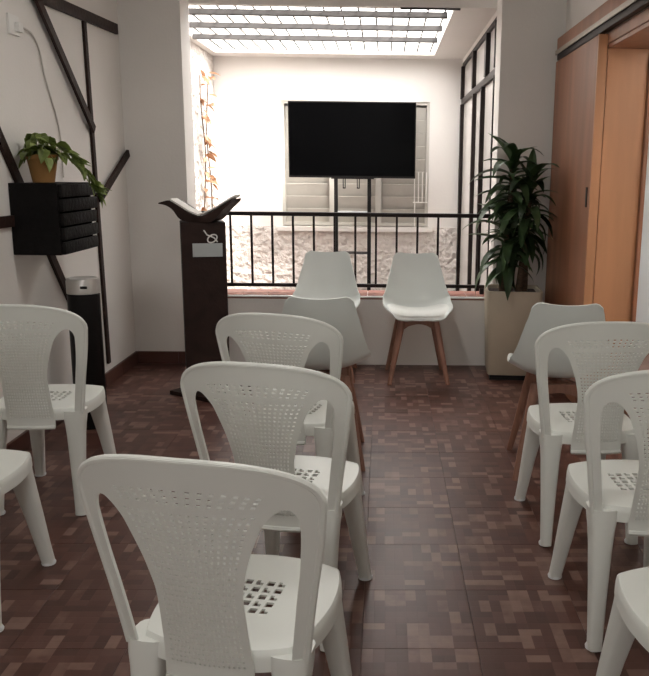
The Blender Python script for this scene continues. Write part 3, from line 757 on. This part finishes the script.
for k in range(44):
    az = random.uniform(0, 2 * math.pi); r = random.uniform(0.01, 0.075); h = random.uniform(0.150, 0.245) - r * 0.5
    x, y = r * math.cos(az), r * math.sin(az)
    tube(stem, [(x * 0.4, y * 0.4, 0.118), (x * 0.8, y * 0.8, 0.118 + (h - 0.118) * 0.6), (x, y, h)], 0.0022, n=4)
    pl((x, y, h), az - math.pi / 2 + random.uniform(-.5, .5), random.uniform(-0.7, 0.35), random.uniform(-.4, .4), random.uniform(0.75, 1.1))
trail = catmull([(0.05, 0.02, 0.125), (0.085, 0.05, 0.135), (0.125, 0.08, 0.085), (0.155, 0.11, 0.035), (0.178, 0.14, -0.02), (0.180, 0.16, -0.065)], 20)
tube(stem, trail, 0.003, n=5)
for k in range(2, 21):
    for q in range(2):
        pl(tuple(trail[k] + Vector((0.012, 0, 0.006))), random.uniform(-2.4, -0.2), random.uniform(-0.9, 0.2), random.uniform(-.5, .5), random.uniform(0.65, 0.95))
obj('stem', stem, 'pothos', pt)

# outlet and cord on the left wall
ol = thing('wall_outlet', 'small white outlet with a plug high on the left wall', 'outlet', (XL, 4.05, 2.0))
obj('plate', bx(0.0005, 0.012, -0.055, 0.055, -0.04, 0.05, bev=0.003), 'white', ol)
obj('plug', bx(0.0121, 0.035, 0.00, 0.045, -0.025, 0.02, bev=0.004), 'white', ol)
cpts = catmull([(0.028, 4.10, 2.0), (0.012, 4.18, 2.005), (0.008, 4.26, 1.99), (0.006, 4.33, 1.93), (0.006, 4.37, 1.82), (0.006, 4.44, 1.70), (0.006, 4.50, 1.60), (0.006, 4.53, 1.48), (0.006, 4.53, 1.30)], 40)
tag(obj('power_cord', tb([(XL + p_.x, p_.y, p_.z) for p_ in cpts], 0.0045, n=6), 'cord'), 'thin white cord hanging from the outlet on the left wall', 'cord')

# ------------------------------------------------------------------ planter with dracaena
pl_ = thing('potted_dracaena', 'tall green dracaena in a square beige planter by the wooden door', 'potted plant', (0.865, 5.375, 0), R(-4))
bm = bmesh.new()
def sq(h, z, r=0.03, n=5):
    out_ = []
    for cx_, cy_, a0 in ((1, 1, 0), (-1, 1, 90), (-1, -1, 180), (1, -1, 270)):
        for k in range(n):
            a = R(a0 + 90 * k / (n - 1)); out_.append((cx_ * (h - r) + r * math.cos(a), cy_ * (h - r) + r * math.sin(a), z))
    return out_
loft(bm, [sq(0.158, 0.035), sq(0.162, 0.04), sq(0.182, 0.585), sq(0.182, 0.598), sq(0.168, 0.598), sq(0.164, 0.555)])
planter = obj('planter', bm, 'beige', pl_, smooth=True)
obj('plinth', bx(-0.145, 0.145, -0.145, 0.145, 0.0, 0.0349), 'black', pl_)
obj('soil', bx(-0.158, 0.158, -0.158, 0.158, 0.545, 0.575, bev=0.006), 'soil', pl_)
def strap(L_, Wd, curl, n=8):
    bm = bmesh.new(); rows = []; y = z = 0.0; a = R(8)
    for i in range(n + 1):
        t_ = i / n; w = Wd / 2 * min(1, 0.45 + t_ * 2.2) * (1 - t_ ** 3.2) + 0.0008
        rows.append([bm.verts.new((-w, y, z + w * 0.45)), bm.verts.new((0, y, z)), bm.verts.new((w, y, z + w * 0.45))])
        y += L_ / n * math.cos(a); z += L_ / n * math.sin(a); a -= curl / n
    for p_, q in zip(rows, rows[1:]):
        for k in range(2): bm.faces.new((p_[k], p_[k + 1], q[k + 1], q[k]))
    bmesh.ops.solidify(bm, geom=bm.faces[:], thickness=0.0014)
    return bm
lp = [obj('leaf', strap(L_, Wd, cu), 'leaf', pl_, smooth=True) for L_, Wd, cu in ((0.27, 0.070, 1.1), (0.31, 0.074, 1.7), (0.25, 0.066, 0.6), (0.29, 0.070, 2.2))]
used2 = set()
def dleaf(p_, az, pitch, s_):
    k = random.randrange(4)
    if k not in used2:
        used2.add(k); o = lp[k]; o.location = p_
        o.rotation_euler = (Matrix.Rotation(az, 4, 'Z') @ Matrix.Rotation(pitch, 4, 'X')).to_euler('XYZ'); o.scale = (s_,) * 3
    else: put_leaf(lp[k], pl_, p_, az, pitch, 0, s_)
for (x0, y0, x1, y1, zt_, n, zlen) in ((-0.075, 0.02, -0.03, 0.0, 1.42, 46, 0.32), (0.03, -0.05, 0.085, -0.03, 1.27, 48, 0.34), (-0.03, -0.04, -0.065, -0.06, 1.00, 34, 0.26), (0.08, 0.05, 0.06, 0.02, 1.08, 28, 0.26)):
    obj('cane', tb([(x0, y0, 0.55), ((x0 + x1) / 2 + 0.008, (y0 + y1) / 2, (0.55 + zt_) / 2), (x1, y1, zt_)], [0.024, 0.021, 0.016], n=10), 'cane', pl_, smooth=True)
    for k in range(n):
        u = k / (n - 1); z = zt_ - zlen + (zlen + 0.01) * u
        f_ = (z - 0.55) / (zt_ - 0.55)
        pitch = R(-20 + 85 * u ** 1.6 + random.uniform(-12, 12))
        az = k * 2.39996 + random.uniform(-.25, .25)
        # the door and wall close by keep the leaves shorter on that side
        dx, dy = -math.sin(az), math.cos(az)
        sc_ = random.uniform(0.92, 1.15) * (0.62 if (dy > 0.45 and u < 0.75) else 1.0) * (0.80 if dx > 0.6 else 1.0)
        dleaf((x0 + (x1 - x0) * f_, y0 + (y1 - y0) * f_, z), az, pitch, sc_)
